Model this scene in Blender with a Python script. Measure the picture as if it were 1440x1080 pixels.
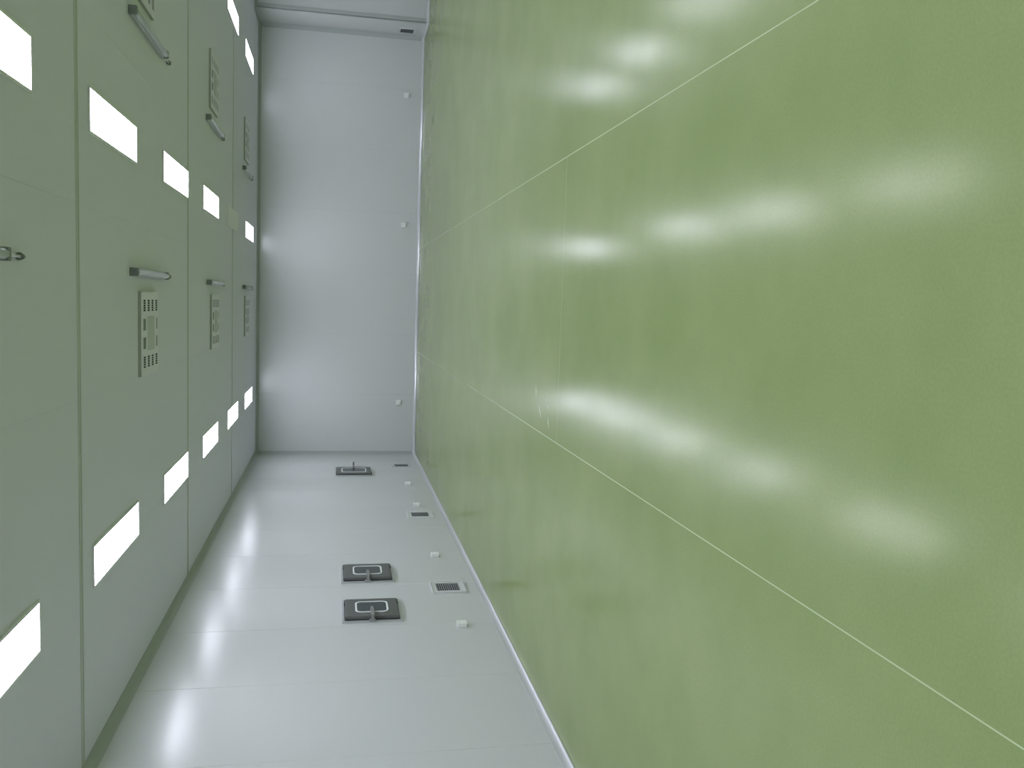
import bpy, bmesh, math, random
from mathutils import Matrix, Vector

random.seed(7)
for o in list(bpy.data.objects):
    bpy.data.objects.remove(o, do_unlink=True)
scene = bpy.context.scene
C = scene.collection

# ------------------------------------------------------------------ camera
# The photograph was taken with the phone on its side: "up" in the room is "left" in the picture.
FPX = 1230.0
PITCH, YAW, ROLL = 0.1981, 0.0910, 0.0155
cp, sp, cy, sy = math.cos(PITCH), math.sin(PITCH), math.cos(YAW), math.sin(YAW)
fw = Vector((-sy*cp, cy*cp, -sp)); r0 = Vector((cy, sy, 0)); u0 = r0.cross(fw)
rt = math.cos(ROLL)*r0 + math.sin(ROLL)*u0
up = -math.sin(ROLL)*r0 + math.cos(ROLL)*u0
cam = bpy.data.cameras.new('camera')
cam.sensor_fit = 'HORIZONTAL'; cam.sensor_width = 36.0
cam.lens = 36.0*FPX/1440.0
cam.clip_start = 0.05; cam.clip_end = 200
camo = bpy.data.objects.new('camera', cam); C.objects.link(camo)
ax, ay, az = -up, rt, -fw                      # camera turned a quarter turn
M4 = Matrix(((ax.x, ay.x, az.x, 0.0), (ax.y, ay.y, az.y, 0.0), (ax.z, ay.z, az.z, 1.5), (0, 0, 0, 1)))
camo.matrix_world = M4
scene.camera = camo

# ------------------------------------------------------------------ world, exposure
w = bpy.data.worlds.new('world'); scene.world = w; w.use_nodes = True
w.node_tree.nodes['Background'].inputs[0].default_value = (0.6, 0.65, 0.7, 1)
w.node_tree.nodes['Background'].inputs[1].default_value = 0.0
vs = scene.view_settings
vs.view_transform = 'Standard'; vs.look = 'None'; vs.gamma = 1.0; vs.use_curve_mapping = False
vs.exposure = 0.0
LAMP = 21.0                                    # strength of the LED panels
LAMP_COLOR = (0.945, 0.965, 1.14, 1)

# ------------------------------------------------------------------ dimensions (metres)
XL, XR, YB, YF, H = -2.90, 5.60, 16.70, -5.2, 2.949
COLX, COLY, COLX2 = 4.885, 15.86, XR         # duct column in front of the end wall
PITCHP = 1.137                                 # wall panel pitch
SEAM = 3.73                                    # ceiling strip pitch

# ------------------------------------------------------------------ materials
def mat(name, col, rough=0.5, metal=0.0, spec=0.5, emit=None, noise=None, bump=None, rvar=None, coat=0.0):
    m = bpy.data.materials.new(name); m.use_nodes = True
    nt = m.node_tree; b = nt.nodes['Principled BSDF']
    b.inputs['Base Color'].default_value = (*col, 1)
    b.inputs['Roughness'].default_value = rough
    b.inputs['Metallic'].default_value = metal
    b.inputs['Specular IOR Level'].default_value = spec
    b.inputs['Coat Weight'].default_value = coat
    tc = nt.nodes.new('ShaderNodeTexCoord')
    geo = nt.nodes.new('ShaderNodeNewGeometry')
    if noise:
        sc, amt = noise
        n = nt.nodes.new('ShaderNodeTexNoise'); n.inputs['Scale'].default_value = sc; n.inputs['Detail'].default_value = 5
        nt.links.new(geo.outputs['Position'], n.inputs['Vector'])
        mx = nt.nodes.new('ShaderNodeMixRGB')
        mx.inputs[1].default_value = (*[c*(1-amt) for c in col], 1); mx.inputs[2].default_value = (*[min(1, c*(1+amt)) for c in col], 1)
        nt.links.new(n.outputs['Fac'], mx.inputs[0]); nt.links.new(mx.outputs[0], b.inputs['Base Color'])
    if rvar:
        sc, lo, hi = rvar
        n = nt.nodes.new('ShaderNodeTexNoise'); n.inputs['Scale'].default_value = sc; n.inputs['Detail'].default_value = 3
        nt.links.new(geo.outputs['Position'], n.inputs['Vector'])
        mr = nt.nodes.new('ShaderNodeMapRange'); mr.inputs[1].default_value = 0.3; mr.inputs[2].default_value = 0.7
        mr.inputs[3].default_value = lo; mr.inputs[4].default_value = hi
        nt.links.new(n.outputs['Fac'], mr.inputs[0]); nt.links.new(mr.outputs[0], b.inputs['Roughness'])
    if bump:
        sc, st, dist = bump
        n = nt.nodes.new('ShaderNodeTexNoise'); n.inputs['Scale'].default_value = sc; n.inputs['Detail'].default_value = 2
        nt.links.new(geo.outputs['Position'], n.inputs['Vector'])
        bp = nt.nodes.new('ShaderNodeBump'); bp.inputs['Strength'].default_value = st; bp.inputs['Distance'].default_value = dist
        nt.links.new(n.outputs['Fac'], bp.inputs['Height']); nt.links.new(bp.outputs[0], b.inputs['Normal'])
    if emit:
        b.inputs['Emission Color'].default_value = emit[0]; b.inputs['Emission Strength'].default_value = emit[1]
    return m

def floor_material():
    m = bpy.data.materials.new('green_vinyl'); m.use_nodes = True
    nt = m.node_tree; b = nt.nodes['Principled BSDF']; L = nt.links.new
    geo = nt.nodes.new('ShaderNodeNewGeometry')
    def noise(scale, detail, rough=0.5, sx=1, sy=1):
        mp = nt.nodes.new('ShaderNodeMapping'); mp.inputs['Scale'].default_value = (sx, sy, 1)
        L(geo.outputs['Position'], mp.inputs['Vector'])
        n = nt.nodes.new('ShaderNodeTexNoise'); n.inputs['Scale'].default_value = scale; n.inputs['Detail'].default_value = detail
        n.inputs['Roughness'].default_value = rough
        L(mp.outputs[0], n.inputs['Vector']); return n.outputs['Fac']
    def mixc(fac, a, c, lo=0.35, hi=0.65):
        mr = nt.nodes.new('ShaderNodeMapRange'); mr.inputs[1].default_value = lo; mr.inputs[2].default_value = hi
        L(fac, mr.inputs[0])
        mx = nt.nodes.new('ShaderNodeMixRGB'); L(mr.outputs[0], mx.inputs[0])
        for k, v in ((1, a), (2, c)):
            if isinstance(v, tuple): mx.inputs[k].default_value = (*v, 1)
            else: L(v, mx.inputs[k])
        return mx.outputs[0]
    grain = mixc(noise(110, 2, 0.6), (0.232, 0.296, 0.124), (0.257, 0.323, 0.140), 0.3, 0.7)
    blot = mixc(noise(1.1, 6, 0.6), (0.91, 0.935, 0.90), (1.05, 1.04, 1.06))
    mul = nt.nodes.new('ShaderNodeMixRGB'); mul.blend_type = 'MULTIPLY'; mul.inputs[0].default_value = 1
    L(grain, mul.inputs[1]); L(blot, mul.inputs[2]); L(mul.outputs[0], b.inputs['Base Color'])
    mr = nt.nodes.new('ShaderNodeMapRange'); mr.inputs[1].default_value = 0.3; mr.inputs[2].default_value = 0.7
    mr.inputs[3].default_value = 0.165; mr.inputs[4].default_value = 0.225
    L(noise(1.7, 6, 0.65, 1.0, 0.45), mr.inputs[0]); L(mr.outputs[0], b.inputs['Roughness'])
    b.inputs['IOR'].default_value = 1.20
    b.inputs['Specular Tint'].default_value = (1.0, 1.0, 0.62, 1)
    bp = nt.nodes.new('ShaderNodeBump'); bp.inputs['Strength'].default_value = 0.05; bp.inputs['Distance'].default_value = 0.001
    L(noise(6, 2, 0.5), bp.inputs['Height']); L(bp.outputs[0], b.inputs['Normal'])
    return m

M = {}
M['floor'] = floor_material()
M['subfloor'] = mat('screed', (0.35, 0.40, 0.25), 0.8)
M['weld'] = mat('pale_weld_bead', (0.42, 0.50, 0.28), 0.4)
M['scuff'] = mat('pale_scuff', (0.60, 0.68, 0.45), 0.35)
M['wall'] = mat('white_steel_panel', (0.635, 0.65, 0.65), 0.26, spec=0.5, rvar=(1.3, 0.22, 0.27), bump=(0.9, 0.12, 0.006))
M['joint'] = mat('joint_sealant', (0.42, 0.45, 0.44), 0.6)
M['ceil'] = mat('white_ceiling_panel', (0.740, 0.735, 0.85), 0.6, spec=0.2)
M['strip'] = mat('grey_joining_strip', (0.60, 0.62, 0.62), 0.6, spec=0.2)
M['cove'] = mat('grey_cove_profile', (0.43, 0.46, 0.45), 0.5)
M['base'] = mat('anodised_cove_base', (0.63, 0.645, 0.65), 0.24, metal=0.3)
M['frame'] = mat('white_lamp_frame', (0.80, 0.80, 0.82), 0.4)
M['led'] = mat('lit_diffuser', (0.9, 0.9, 0.9), 0.5, emit=(LAMP_COLOR, LAMP))
M['off'] = mat('unlit_diffuser', (0.79, 0.80, 0.82), 0.5, spec=0.3)
M['steel'] = mat('brushed_grey_steel', (0.145, 0.148, 0.145), 0.42, metal=0.35, noise=(30, 0.10))
M['steel_light'] = mat('pale_steel_frame', (0.56, 0.58, 0.59), 0.35, metal=0.4)
M['glass'] = mat('dark_tinted_glass', (0.035, 0.045, 0.052), 0.12)
M['ring'] = mat('white_gasket', (0.86, 0.88, 0.88), 0.4)
M['black'] = mat('black_rubber', (0.02, 0.022, 0.022), 0.6)
M['handle'] = mat('cast_handle', (0.34, 0.35, 0.35), 0.3, metal=0.6)
M['white_plastic'] = mat('white_plastic', (0.86, 0.88, 0.86), 0.35)
M['grille'] = mat('white_painted_grille', (0.66, 0.68, 0.67), 0.4)
M['slat'] = mat('grey_louvre', (0.20, 0.22, 0.21), 0.5)
M['dark'] = mat('opening_shade_paint', (0.012, 0.014, 0.013), 0.9)  # near-black colour paints the shade inside grille ducts and purifier slots
M['unit'] = mat('white_unit_plate', (0.765, 0.75, 0.83), 0.4)
M['unit_side'] = mat('unit_edge', (0.42, 0.45, 0.40), 0.5)
M['filter'] = mat('grey_filter_mesh', (0.56, 0.58, 0.60), 0.7)
M['vent'] = mat('vent_mesh', (0.22, 0.25, 0.23), 0.7)
M['tube'] = mat('lamp_glass_tube', (0.44, 0.47, 0.50), 0.10, spec=0.7)
M['lamp_body'] = mat('lamp_housing', (0.40, 0.43, 0.43), 0.35, metal=0.2)
M['cap'] = mat('lamp_end_cap', (0.19, 0.21, 0.205), 0.5)

# ------------------------------------------------------------------ helpers
def tri_box(bm, x0, x1, y0, y1, z0, z1):
    v = [bm.verts.new(p) for p in ((x0,y0,z0),(x1,y0,z0),(x1,y1,z0),(x0,y1,z0),(x0,y0,z1),(x1,y0,z1),(x1,y1,z1),(x0,y1,z1))]
    for f in ((3,2,1,0),(4,5,6,7),(0,1,5,4),(1,2,6,5),(2,3,7,6),(3,0,4,7)):
        bm.faces.new([v[i] for i in f])
    return v

def finish(name, bm, m, parent=None, bevel=0.0, seg=2, smooth=False):
    if bevel > 0:
        bmesh.ops.bevel(bm, geom=list(bm.edges), offset=bevel, segments=seg, affect='EDGES', profile=0.5)
    bmesh.ops.recalc_face_normals(bm, faces=bm.faces)
    me = bpy.data.meshes.new(name); bm.to_mesh(me); bm.free()
    me.materials.append(M[m])
    if smooth:
        for p in me.polygons: p.use_smooth = True
    o = bpy.data.objects.new(name, me); C.objects.link(o)
    if parent is not None: o.parent = parent
    return o

def box(name, m, b, parent=None, bevel=0.0, seg=2):
    bm = bmesh.new(); tri_box(bm, *b); return finish(name, bm, m, parent, bevel, seg)

def boxes(name, m, bs, parent=None):
    bm = bmesh.new()
    for b in bs: tri_box(bm, *b)
    return finish(name, bm, m, parent)

def sweep(name, m, prof, p0, p1, u, v, parent=None, smooth=False, closed=True):
    """extrude a profile of (a,b) in axes u,v from p0 to p1"""
    bm = bmesh.new(); u, v, p0, p1 = Vector(u), Vector(v), Vector(p0), Vector(p1)
    A = [bm.verts.new(p0 + u*a + v*b) for a, b in prof]; B = [bm.verts.new(p1 + u*a + v*b) for a, b in prof]
    n = len(prof)
    for i in range(n if closed else n-1):
        bm.faces.new((A[i], A[(i+1) % n], B[(i+1) % n], B[i]))
    if closed:
        bm.faces.new(A[::-1]); bm.faces.new(B)
    o = finish(name, bm, m, parent)
    if smooth:
        for p in o.data.polygons:
            if len(p.vertices) == 4: p.use_smooth = True
        o.data.set_sharp_from_angle(angle=math.radians(35))
    return o

def tag(o, label, cat, group=None):
    o['label'] = label; o['category'] = cat
    if group: o['group'] = group
    return o

def struct(o, label=None):
    o['kind'] = 'structure'
    if label: o['label'] = label
    return o

def thing(name, label, cat, loc, group=None, rotz=0.0):
    o = bpy.data.objects.new(name, None); C.objects.link(o); o.location = loc; o.rotation_euler = (0, 0, rotz)
    o.empty_display_size = 0.1
    return tag(o, label, cat, group)

def dup(root, loc, label, group=None, rotz=None):
    r = root.copy(); C.objects.link(r); r.location = loc; r['label'] = label
    if group: r['group'] = group
    if rotz is not None: r.rotation_euler = (0, 0, rotz)
    for ch in root.children:
        c = ch.copy(); C.objects.link(c); c.parent = r
        for g in ch.children:
            d = g.copy(); C.objects.link(d); d.parent = c
    return r

def arc(cx, cz, r, a0, a1, n):
    return [(cx + r*math.cos(math.radians(a0+(a1-a0)*i/n)), cz + r*math.sin(math.radians(a0+(a1-a0)*i/n))) for i in range(n+1)]

# ------------------------------------------------------------------ floor: vinyl sheets with pale weld seams
floor = struct(box('floor', 'subfloor', (XL-0.15, XR+0.15, YF-0.15, YB+0.15, -0.12, -0.004)), 'green vinyl sheet floor with pale welded seams')
FX = [XL] + [-0.937 + 1.948*k for k in range(4)] + [XR]
g = 0.0022
FSEAM = {0: -0.6, 1: 5.82, 2: 0.4, 3: 3.3, 4: -1.0, 5: 1.0}
for k in range(len(FX)-1):
    a, b = FX[k] + (g if k else 0), FX[k+1] - (g if k < len(FX)-2 else 0)
    ys = FSEAM[k]
    for y0, y1 in ((YF, ys-0.0009), (ys+0.0009, YB)):
        box('floor_sheet', 'floor', (a, b, y0, y1, -0.004, 0.0), floor)
    if k == 1:
        box('weld_seam', 'weld', (a, b, ys-0.0009, ys+0.0009, -0.004, 0.0003), floor)
for k in range(1, len(FX)-1):
    box('weld_seam', 'weld' if k < 3 else 'floor', (FX[k]-g, FX[k]+g, YF, YB, -0.004, 0.0004), floor)
for (xa, ya), (xb, yb), wd in (((-0.591, 6.506), (-0.70, 6.489), 0.012), ((-0.728, 6.41), (-0.827, 6.30), 0.013),
                               ((-0.70, 6.12), (-0.74, 6.10), 0.008), ((-0.785, 6.104), (-0.88, 6.045), 0.012), ((-0.64, 6.13), (-0.69, 6.12), 0.007)):
    d = Vector((xb-xa, yb-ya, 0)).normalized(); n = Vector((-d.y, d.x, 0))*wd/2
    bm = bmesh.new(); a, b = Vector((xa, ya, 0.0004)), Vector((xb, yb, 0.0004)); mid = (a+b)/2
    vs_ = [bm.verts.new(p) for p in (a, mid-n, b, mid+n)]; bm.faces.new(vs_)
    finish('scuff_mark', bm, 'scuff', floor)

# ------------------------------------------------------------------ walls
def panel_wall(name, axis, pos, lo, hi, joints, sgn, label, gap=0.0004, bev=0.0012):
    """steel sandwich panels standing proud of a backing; axis 'x' = wall plane x=pos"""
    t = 0.012
    if axis == 'x': back = (pos-0.12*sgn, pos-t*sgn, lo, hi, 0, H)
    else: back = (lo, hi, pos-0.12*sgn, pos-t*sgn, 0, H)
    bx = list(back)
    for i in (0, 2, 4):
        if bx[i] > bx[i+1]: bx[i], bx[i+1] = bx[i+1], bx[i]
    wl = struct(box(name, 'joint', bx), label)
    e = [lo] + [j for j in joints if lo+0.05 < j < hi-0.05] + [hi]
    for i in range(len(e)-1):
        a, b = e[i]+gap, e[i+1]-gap
        bm = bmesh.new()
        p0, p1 = pos-t*sgn, pos
        vsx = tri_box(bm, min(p0, p1), max(p0, p1), a, b, 0, H) if axis == 'x' else tri_box(bm, a, b, min(p0, p1), max(p0, p1), 0, H)
        bmesh.ops.bevel(bm, geom=list(bm.edges), offset=bev, segments=2, affect='EDGES', profile=0.5)
        finish('wall_panel', bm, 'wall', wl)
    return wl

J = [5.43 + PITCHP*k for k in range(-10, 11)]
wall_left = panel_wall('wall_left', 'x', XL, YF, YB, J, 1, 'long pale steel panel wall holding the hatches and grilles', 0.0006, 0.0035)
JB = [-1.761 + PITCHP*k for k in range(-2, 9)]
wall_back = panel_wall('wall_back', 'y', YB, XL, XR, JB, -1, 'pale far end wall of flush steel panels')
wall_right = panel_wall('wall_right', 'x', XR, YF, YB, J, -1, 'pale steel panel wall opposite the hatches')
wall_front = panel_wall('wall_front', 'y', YF, XL, XR, JB, 1, 'pale steel panel wall behind the viewer')

# duct column in the far corner, with rounded metal edge trims
column = struct(box('wall_column', 'wall', (COLX, COLX2, COLY, YB, 0, H), None, 0.003), 'boxed pale steel duct column jutting from the far end wall')

def cove(name, p0, p1, out, zdir, w_, h_, m, n=8, lip=0.0):
    """concave profile between a wall (out = away from it) and floor/ceiling (zdir = away from it)"""
    pr = []
    for i in range(n+1):
        a = math.radians(90*i/n)
        pr.append((w_*(1-math.sin(a)), h_*(1-math.cos(a))))
    pr.append((0.0, h_+0.0)); 
    prof = [(0, 0)] + [(w_, 0.0)] + [(a+0.003, b+0.003) for a, b in pr[:-1]] + [(0, h_+0.003)]
    return struct(sweep(name, m, prof, p0, p1, out, (0, 0, zdir), smooth=True))

cove('baseboard_left', (XL, YF, 0), (XL, YB, 0), (1, 0, 0), 1, 0.030, 0.050, 'base')
cove('baseboard_back', (XL, YB, 0), (COLX, YB, 0), (0, -1, 0), 1, 0.030, 0.050, 'base')
cove('baseboard_column', (COLX, YB, 0), (COLX, COLY-0.03, 0), (-1, 0, 0), 1, 0.030, 0.050, 'base')
cove('baseboard_column_front', (COLX-0.03, COLY, 0), (COLX2, COLY, 0), (0, -1, 0), 1, 0.030, 0.050, 'base')
cove('baseboard_right', (XR, YF, 0), (XR, YB, 0), (-1, 0, 0), 1, 0.030, 0.050, 'base')
cove('trim_1', (XL, YF, H), (XL, YB, H), (1, 0, 0), -1, 0.080, 0.045, 'cove')
cove('trim_2', (XL, YB, H), (COLX, YB, H), (0, -1, 0), -1, 0.080, 0.045, 'cove')
cove('trim_3', (COLX, YB, H), (COLX, COLY, H), (-1, 0, 0), -1, 0.060, 0.045, 'cove')
cove('trim_4', (COLX, COLY, H), (COLX2, COLY, H), (0, -1, 0), -1, 0.060, 0.045, 'cove')

def vcove(name, x, y, dx, dy, r, m):
    prof = [(0, 0)] + [(r*(1-math.sin(math.radians(90*i/8))), r*(1-math.cos(math.radians(90*i/8)))) for i in range(9)]
    return struct(sweep(name, m, prof, (x, y, 0.05), (x, y, H-0.045), (dx, 0, 0), (0, dy, 0), smooth=True))
vcove('trim_5', XL, YB, 1, -1, 0.055, 'cove')
vcove('trim_6', COLX, YB, -1, -1, 0.075, 'cove')
# rounded outer corner profile of the column
pr = [(0.075, 0), (0.075, 0.006), (0.035, 0.006)] + [(0.030-0.036*math.sin(math.radians(90*i/8)), -0.030+0.036*math.cos(math.radians(90*i/8))) for i in range(9)] + [(-0.006, -0.05), (0, -0.05), (0, 0)]
struct(sweep('trim_7', 'cove', pr, (COLX, COLY, 0.05), (COLX, COLY, H-0.045), (1, 0, 0), (0, -1, 0), smooth=True))

# ------------------------------------------------------------------ ceiling: panels and joining strips
ceiling = struct(box('ceiling', 'joint', (XL-0.15, XR+0.15, YF-0.15, YB+0.15, H+0.012, H+0.14)), 'pale panelled ceiling crossed by grey joining strips')
SY = [5.389 + SEAM*k for k in range(-2, 4) if YF < 5.389 + SEAM*k < YB]
CX = [XL] + [-0.622 + 1.115*k for k in range(-1, 8) if XL+0.2 < -0.622+1.115*k < XR-0.2] + [XR]
ey = [YF] + SY + [YB]
sw = 0.030
for i in range(len(ey)-1):
    a = ey[i] + (sw if i else 0); b = ey[i+1] - (sw if i < len(ey)-2 else 0)
    for j in range(len(CX)-1):
        box('ceiling_panel', 'ceil', (CX[j]+0.0002, CX[j+1]-0.0002, a, b, H, H+0.012), ceiling, 0.0006, 1)
for s in SY:
    box('joining_strip', 'strip', (XL, XR, s-sw+0.008, s+sw-0.008, H+0.002, H+0.012), ceiling)
    for q in (-1, 1):
        box('strip_lip', 'strip', (XL, XR, min(s+q*sw, s+q*(sw-0.008)), max(s+q*sw, s+q*(sw-0.008)), H-0.003, H+0.012), ceiling)

# ------------------------------------------------------------------ LED panel lamps
LW, LL, FR = 0.122, 0.605, 0.014
def led(label, x, y, on=True, group='lit LED ceiling panels'):
    t = thing('led_panel_light', label, 'ceiling light', (x, y, H), group)
    o1, o2 = LW+FR, LL+FR
    boxes('lamp_frame', 'frame', [(-o1, o1, -o2, -LL, -0.012, 0), (-o1, o1, LL, o2, -0.012, 0), (-o1, -LW, -LL, LL, -0.012, 0), (LW, o1, -LL, LL, -0.012, 0)], t)
    box('diffuser', 'led' if on else 'off', (-LW, LW, -LL, LL, -0.010, -0.004), t)
    return t
PY = 2.225
ORD = ['closest to', 'second from', 'third from', 'fourth from', 'fifth from', 'sixth from', 'seventh from', 'eighth from', 'ninth from']
ROWS = [(-1.679, 15.14, 'row beside the hatch wall'), (1.063, 15.14, 'middle row'), (3.81, 14.96, 'row farthest from hatch wall')]
lit_proto = off_proto = None
for ri, (rx, ry, rn) in enumerate(ROWS):
    for k in range(9):
        y = ry - PY*k
        if ri == 1 and k == 1:
            led('unlit dull white LED ceiling panel in the middle row, second from end wall', rx, y-0.05, False, 'unlit LED ceiling panels')
            continue
        lab = 'lit LED ceiling panel, %s the end wall in %s' % (ORD[k], rn)
        if lit_proto is None: lit_proto = led(lab, rx, y)
        else: dup(lit_proto, (rx, y, H), lab)

# ------------------------------------------------------------------ ceiling air purifier units
def plate(name, m, xs, ys, holes, z0, z1, parent):
    """flat plate with rectangular through holes; xs, ys are grid lines, holes a set of (i,j) cells"""
    bm = bmesh.new(); nx, ny = len(xs)-1, len(ys)-1
    vt = {}
    def V(i, j, z):
        k = (i, j, z)
        if k not in vt: vt[k] = bm.verts.new((xs[i], ys[j], z))
        return vt[k]
    for i in range(nx):
        for j in range(ny):
            if (i, j) in holes: continue
            for z in (z0, z1): bm.faces.new((V(i, j, z), V(i+1, j, z), V(i+1, j+1, z), V(i, j+1, z)))
            for di, dj, a, b in ((-1, 0, (i, j), (i, j+1)), (1, 0, (i+1, j), (i+1, j+1)), (0, -1, (i, j), (i+1, j)), (0, 1, (i, j+1), (i+1, j+1))):
                q = (i+di, j+dj)
                if q in holes or not (0 <= q[0] < nx and 0 <= q[1] < ny):
                    bm.faces.new((V(*a, z0), V(*b, z0), V(*b, z1), V(*a, z1)))
    return finish(name, bm, m, parent)

def purifier(label, x, y):
    t = thing('air_purifier_panel', label, 'air purifier', (x, y, H), 'ceiling air purifier panels')
    W, D, T = 0.318, 0.302, 0.026
    box('housing', 'unit_side', (-W, W, -D, D, -T+0.0058, 0), t)
    # holes of the face plate, unit coordinates
    xs = {-W, W}; ys = {-D, D}; rects = []
    for s in (-1, 1):
        for i in range(5):
            c = s*(0.214 + 0.0180*(i-2))
            for j in range(4):
                d = -0.190 + 0.145*j
                rects.append((c-0.0068, c+0.0068, d-0.041, d+0.041))
    for s in (-1, 1): rects.append((s*0.070-0.044, s*0.070+0.044, -0.242, -0.146)); rects.append((s*0.070-0.044, s*0.070+0.044, 0.232, 0.280))
    rects.append((-0.131, 0.131, -0.100, 0.165))
    for a, b, c, d in rects: xs |= {a, b}; ys |= {c, d}
    xs, ys = sorted(xs), sorted(ys)
    holes = set()
    for i in range(len(xs)-1):
        for j in range(len(ys)-1):
            mx, my = (xs[i]+xs[i+1])/2, (ys[j]+ys[j+1])/2
            if any(a < mx < b and c < my < d for a, b, c, d in rects): holes.add((i, j))
    plate('face_plate', 'unit', xs, ys, holes, -T, -T+0.004, t)
    for s in (-1, 1):
        o = box('slot_backing', 'dark', (s*0.214-0.05, s*0.214+0.05, -0.24, 0.295, -T+0.0042, -T+0.0056), t)
    box('filter_screen', 'filter', (-0.130, 0.130, -0.099, 0.164, -T+0.0015, -T+0.0057), t)
    for s in (-1, 1):
        for a, b in ((-0.241, -0.147), (0.233, 0.279)):
            box('vent_screen', 'vent', (s*0.070-0.043, s*0.070+0.043, a, b, -T+0.002, -T+0.0057), t)
    return t
pur = purifier('slotted white air purifier panel, nearest in the ceiling line between the two main lamp rows', -0.305, 7.212)
for x, y, lab in ((-0.305, 10.95, 'slotted white air purifier panel, second in the ceiling line between the two main lamp rows'),
                  (-0.305, 14.72, 'slotted white air purifier panel by the end wall, between the two main lamp rows'),
                  (2.425, 7.12, 'slotted white air purifier panel cut by the picture edge, beyond the middle lamp row'),
                  (2.425, 10.82, 'slotted white air purifier panel, second in the ceiling line beyond the middle lamp row'),
                  (2.425, 14.55, 'slotted white air purifier panel by the end wall, beyond the middle lamp row')):
    dup(pur, (x, y, H), lab)

# ------------------------------------------------------------------ unlit batten tubes on the ceiling
def tube_y(bm, x, z, r, y0, y1, n=14, r1=None):
    r1 = r if r1 is None else r1
    A = [bm.verts.new((x+r*math.cos(2*math.pi*i/n), y0, z+r*math.sin(2*math.pi*i/n))) for i in range(n)]
    B = [bm.verts.new((x+r1*math.cos(2*math.pi*i/n), y1, z+r1*math.sin(2*math.pi*i/n))) for i in range(n)]
    for i in range(n): bm.faces.new((A[i], A[(i+1) % n], B[(i+1) % n], B[i]))
    bm.faces.new(A[::-1]); bm.faces.new(B)

def batten(label, x, y):
    """origin at the near end on the ceiling, runs towards +y"""
    t = thing('batten_lamp', label, 'batten lamp', (x, y, H), 'unlit batten lamps')
    Ln = 1.18
    box('mounting_plate', 'frame', (-0.026, 0.026, -0.05, Ln+0.02, -0.006, 0), t, 0.0015, 1)
    sweep('housing', 'lamp_body', [(-0.028, 0.004), (0.028, 0.004), (0.032, 0.022), (0.022, 0.034), (-0.022, 0.034), (-0.032, 0.022)], (0, 0.03, 0), (0, Ln-0.03, 0), (1, 0, 0), (0, 0, -1), t)
    bm = bmesh.new(); tube_y(bm, 0, -0.042, 0.025, 0.035, Ln-0.035, 20)
    finish('glass_tube', bm, 'tube', t, smooth=True).data.set_sharp_from_angle(angle=0.6)
    for a in (0.0, Ln-0.045):
        box('end_cap', 'cap', (-0.030, 0.030, a, a+0.045, -0.064, -0.002), t, 0.007, 2)
    bm = bmesh.new(); tube_y(bm, 0, -0.020, 0.007, Ln-0.005, Ln+0.23, 10)
    finish('supply_cable', bm, 'frame', t, smooth=True)
    bm = bmesh.new(); tube_y(bm, 0, -0.020, 0.019, Ln+0.225, Ln+0.27, 12, 0.012)
    finish('cable_gland', bm, 'cap', t, smooth=True)
    return t
bat = batten('unlit grey batten lamp, nearest whole one between the two main lamp rows', 0.15, 6.62)
for x, y, lab in ((0.15, 2.99, 'tip of an unlit batten lamp overhead, cut by the picture edge'),
                  (0.15, 10.34, 'unlit grey batten lamp, second whole one between the two main lamp rows'),
                  (0.15, 14.08, 'small unlit batten lamp by the end wall, between the two main lamp rows'),
                  (1.945, 6.62, 'largest unlit grey batten lamp, nearest beyond the middle lamp row'),
                  (1.945, 10.24, 'unlit grey batten lamp, second in the line beyond the middle lamp row'),
                  (1.945, 14.00, 'small unlit batten lamp by the end wall, beyond the middle lamp row')):
    dup(bat, (x, y, H), lab)

# ------------------------------------------------------------------ hatches on the long wall
def rrect(w_, h_, r, n=6):
    pts = []
    for cx_, cz_, a0 in ((w_-r, h_-r, 0), (-w_+r, h_-r, 90), (-w_+r, -h_+r, 180), (w_-r, -h_+r, 270)):
        pts += arc(cx_, cz_, r, a0, a0+90, n)
    return pts

def ring_mesh(name, m, outer, inner, cyz, x0, x1, parent):
    bm = bmesh.new(); n = len(outer)
    def lv(pts, x): return [bm.verts.new((x, cyz[0]+a, cyz[1]+b)) for a, b in pts]
    o0, o1, i0, i1 = lv(outer, x0), lv(outer, x1), lv(inner, x0), lv(inner, x1)
    for k in range(n):
        q = (k+1) % n
        bm.faces.new((o1[k], o1[q], i1[q], i1[k])); bm.faces.new((o0[k], i0[k], i0[q], o0[q]))
        bm.faces.new((o0[k], o0[q], o1[q], o1[k])); bm.faces.new((i0[k], i1[k], i1[q], i0[q]))
    return finish(name, bm, m, parent)

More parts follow.
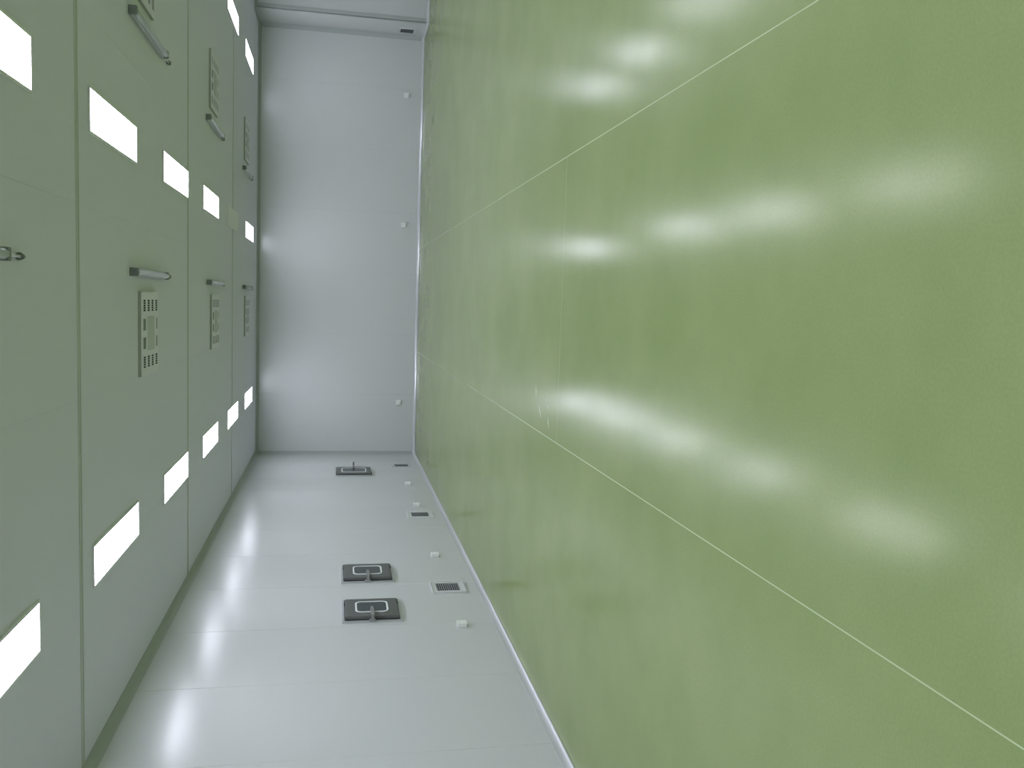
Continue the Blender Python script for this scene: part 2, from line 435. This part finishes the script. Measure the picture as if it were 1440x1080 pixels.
def hatch(label, y, z, hy, hz, dy0, dy1, hzd, side, rc, rw, rh):
    """y,z centre of the frame; side = -1 latch at the near edge, +1 latch at the far edge. local x = out of the wall"""
    t = thing('pass_hatch', label, 'hatch', (XL, y, z), 'steel hatches on the long wall')
    fw_ = 0.034
    boxes('hatch_frame', 'steel_light', [(0, 0.014, -hy, hy, hz-fw_, hz), (0, 0.014, -hy, hy, -hz, -hz+fw_), (0, 0.014, -hy, -hy+fw_, -hz+fw_, hz-fw_), (0, 0.014, hy-fw_, hy, -hz+fw_, hz-fw_), (0, 0.006, -hy+fw_, hy-fw_, -hz+fw_, hz-fw_)], t)
    boxes('seal', 'black', [(0.006, 0.017, dy0-0.008, dy1+0.008, -hzd-0.008, hzd+0.008)], t)
    d = box('door_leaf', 'steel', (0.015, 0.048, dy0, dy1, -hzd, hzd), t, 0.006, 2)
    out = rrect(rw, rh, 0.055); inn = rrect(rw-0.016, rh-0.016, 0.042)
    ring_mesh('window_gasket', 'ring', out, inn, (rc, 0), 0.046, 0.053, d)
    bm = bmesh.new(); bm.faces.new([bm.verts.new((0.0495, rc+a, b)) for a, b in inn])
    r_ = bmesh.ops.extrude_face_region(bm, geom=list(bm.faces)); 
    for vv in [q for q in r_['geom'] if isinstance(q, bmesh.types.BMVert)]: vv.co.x -= 0.003
    finish('window_pane', bm, 'glass', d)
    e = dy0 if side < 0 else dy1
    lt = box('latch_base', 'handle', (0.010, 0.030, min(e+side*0.012, e+side*0.055), max(e+side*0.012, e+side*0.055), -0.030, 0.030), t, 0.004, 1)
    # lever: stalk out of the base, arm over the door edge, tapered grip
    bm = bmesh.new()
    tri_box(bm, 0.028, 0.075 if side < 0 else 0.13, min(e+side*0.018, e+side*0.042), max(e+side*0.018, e+side*0.042), -0.014, 0.014)
    a, b = sorted((e+side*0.045, e-side*0.085)); tri_box(bm, 0.060, 0.078, a, b, -0.015, 0.015)
    A = e-side*0.080; B = e-side*0.185
    v = [bm.verts.new(p) for p in ((0.058, A, -0.019), (0.080, A, -0.019), (0.080, A, 0.019), (0.058, A, 0.019), (0.064, B, -0.010), (0.074, B, -0.010), (0.074, B, 0.010), (0.064, B, 0.010))]
    for f in ((0, 1, 2, 3), (7, 6, 5, 4), (0, 4, 5, 1), (1, 5, 6, 2), (2, 6, 7, 3), (3, 7, 4, 0)): bm.faces.new([v[i] for i in f])
    finish('latch_lever', bm, 'handle', t)
    eh = dy1 if side < 0 else dy0
    for s in (-1, 1):
        ya, yb = sorted((eh+side*0.012, eh+side*0.105))
        box('hinge', 'black', (0.014, 0.044, ya, yb, s*hzd-0.010, s*hzd+0.010), t, 0.003, 1)
    return t

h1 = hatch('dark steel hatch with rounded white-edged window, nearer of the adjacent pair', 8.075, 1.145, 0.300, 0.272, -0.252, 0.222, 0.243, -1, -0.012, 0.145, 0.152)
dup(h1, (XL, 9.212, 1.148), 'dark steel hatch with rounded white-edged window, farther of the adjacent pair')
hatch('dark steel hatch standing alone by the far corner, lever on its far edge', 14.84, 1.19, 0.335, 0.310, -0.29, 0.27, 0.285, 1, -0.03, 0.185, 0.205)

# ------------------------------------------------------------------ return air grilles
def grille(label, loc, rotz, ow, oh, iw, ih, group='return air grilles', fm='grille'):
    """local: x out of the wall, y along it"""
    t = thing('return_air_grille', label, 'air grille', loc, group, rotz)
    T = 0.012
    boxes('grille_frame', fm, [(0, T, -ow, ow, ih, oh), (0, T, -ow, ow, -oh, -ih), (0, T, -ow, -iw, -ih, ih), (0, T, iw, ow, -ih, ih)], t)
    bw = 0.010
    m1, m2 = (ow+iw)/2, (oh+ih)/2
    boxes('raised_border', fm, [(T, T+0.006, -ow, ow, oh-bw, oh), (T, T+0.006, -ow, ow, -oh, -oh+bw), (T, T+0.006, -ow, -ow+bw, -oh+bw, oh-bw), (T, T+0.006, ow-bw, ow, -oh+bw, oh-bw)], t)
    box('duct_shade_plate', 'dark', (0.0, 0.0015, -iw, iw, -ih, ih), t)  # black plate on the wall face, painted as the shade of a hollow duct
    n = 11; first = None
    for i in range(n):
        z = -ih + 2*ih*(i+0.5)/n
        if first is None:
            first = sweep('louvre_slat', 'slat', [(0.002, 0.004), (0.0035, 0.0055), (0.0125, -0.0015), (0.011, -0.003)], (0, -iw, 0), (0, iw, 0), (1, 0, 0), (0, 0, 1), t); first.location.z = z
        else:
            c = first.copy(); C.objects.link(c); c.parent = t; c.location.z = z
    return t
gr = grille('white framed return air grille with dark louvres, nearest on the hatch wall', (XL, 8.685, 0.350), 0, 0.172, 0.172, 0.120, 0.118)
dup(gr, (XL, 11.79, 0.350), 'white framed return air grille with dark louvres, middle one on the hatch wall')
grille('dark narrow return air grille near the far corner of the hatch wall', (XL, 15.42, 0.348), 0, 0.150, 0.165, 0.115, 0.118, fm='wall')
grille('dark return air grille low on the side of the duct column', (COLX, 16.40, 0.348), math.pi, 0.150, 0.160, 0.115, 0.118, fm='wall')

# ------------------------------------------------------------------ sockets
def socket(label, loc, rotz):
    t = thing('wall_socket', label, 'socket', loc, 'white wall sockets', rotz)
    box('back_box', 'white_plastic', (0, 0.030, -0.043, 0.043, -0.043, 0.043), t, 0.003, 1)
    p = box('face_plate', 'white_plastic', (0.030, 0.037, -0.045, 0.045, -0.045, 0.045), t, 0.003, 2)
    boxes('pin_holes', 'filter', [(0.0365, 0.0374, s*0.014-0.003, s*0.014+0.003, z-0.008, z+0.008) for s in (-1, 1) for z in (0.018, -0.020)], p)
    return t
s1 = socket('white wall socket nearest the camera on the hatch wall, below the nearer hatch', (XL, 7.615, 0.355), 0)
for y, z, lab in ((9.82, 0.360, 'white wall socket on the hatch wall, between the nearest and middle grilles'),
                  (12.34, 0.350, 'white wall socket just past the middle grille on the hatch wall'),
                  (13.82, 0.358, 'white wall socket near the far grille, last one on the hatch wall')):
    dup(s1, (XL, y, z), lab)
for x, z, lab in ((-1.905, 0.338, 'white wall socket on the far end wall, nearest the hatch wall'),
                  (1.438, 0.312, 'white wall socket in the middle of the far end wall'),
                  (3.806, 0.312, 'white wall socket on the far end wall, nearest the duct column')):
    dup(s1, (x, YB, z), lab, rotz=-math.pi/2)
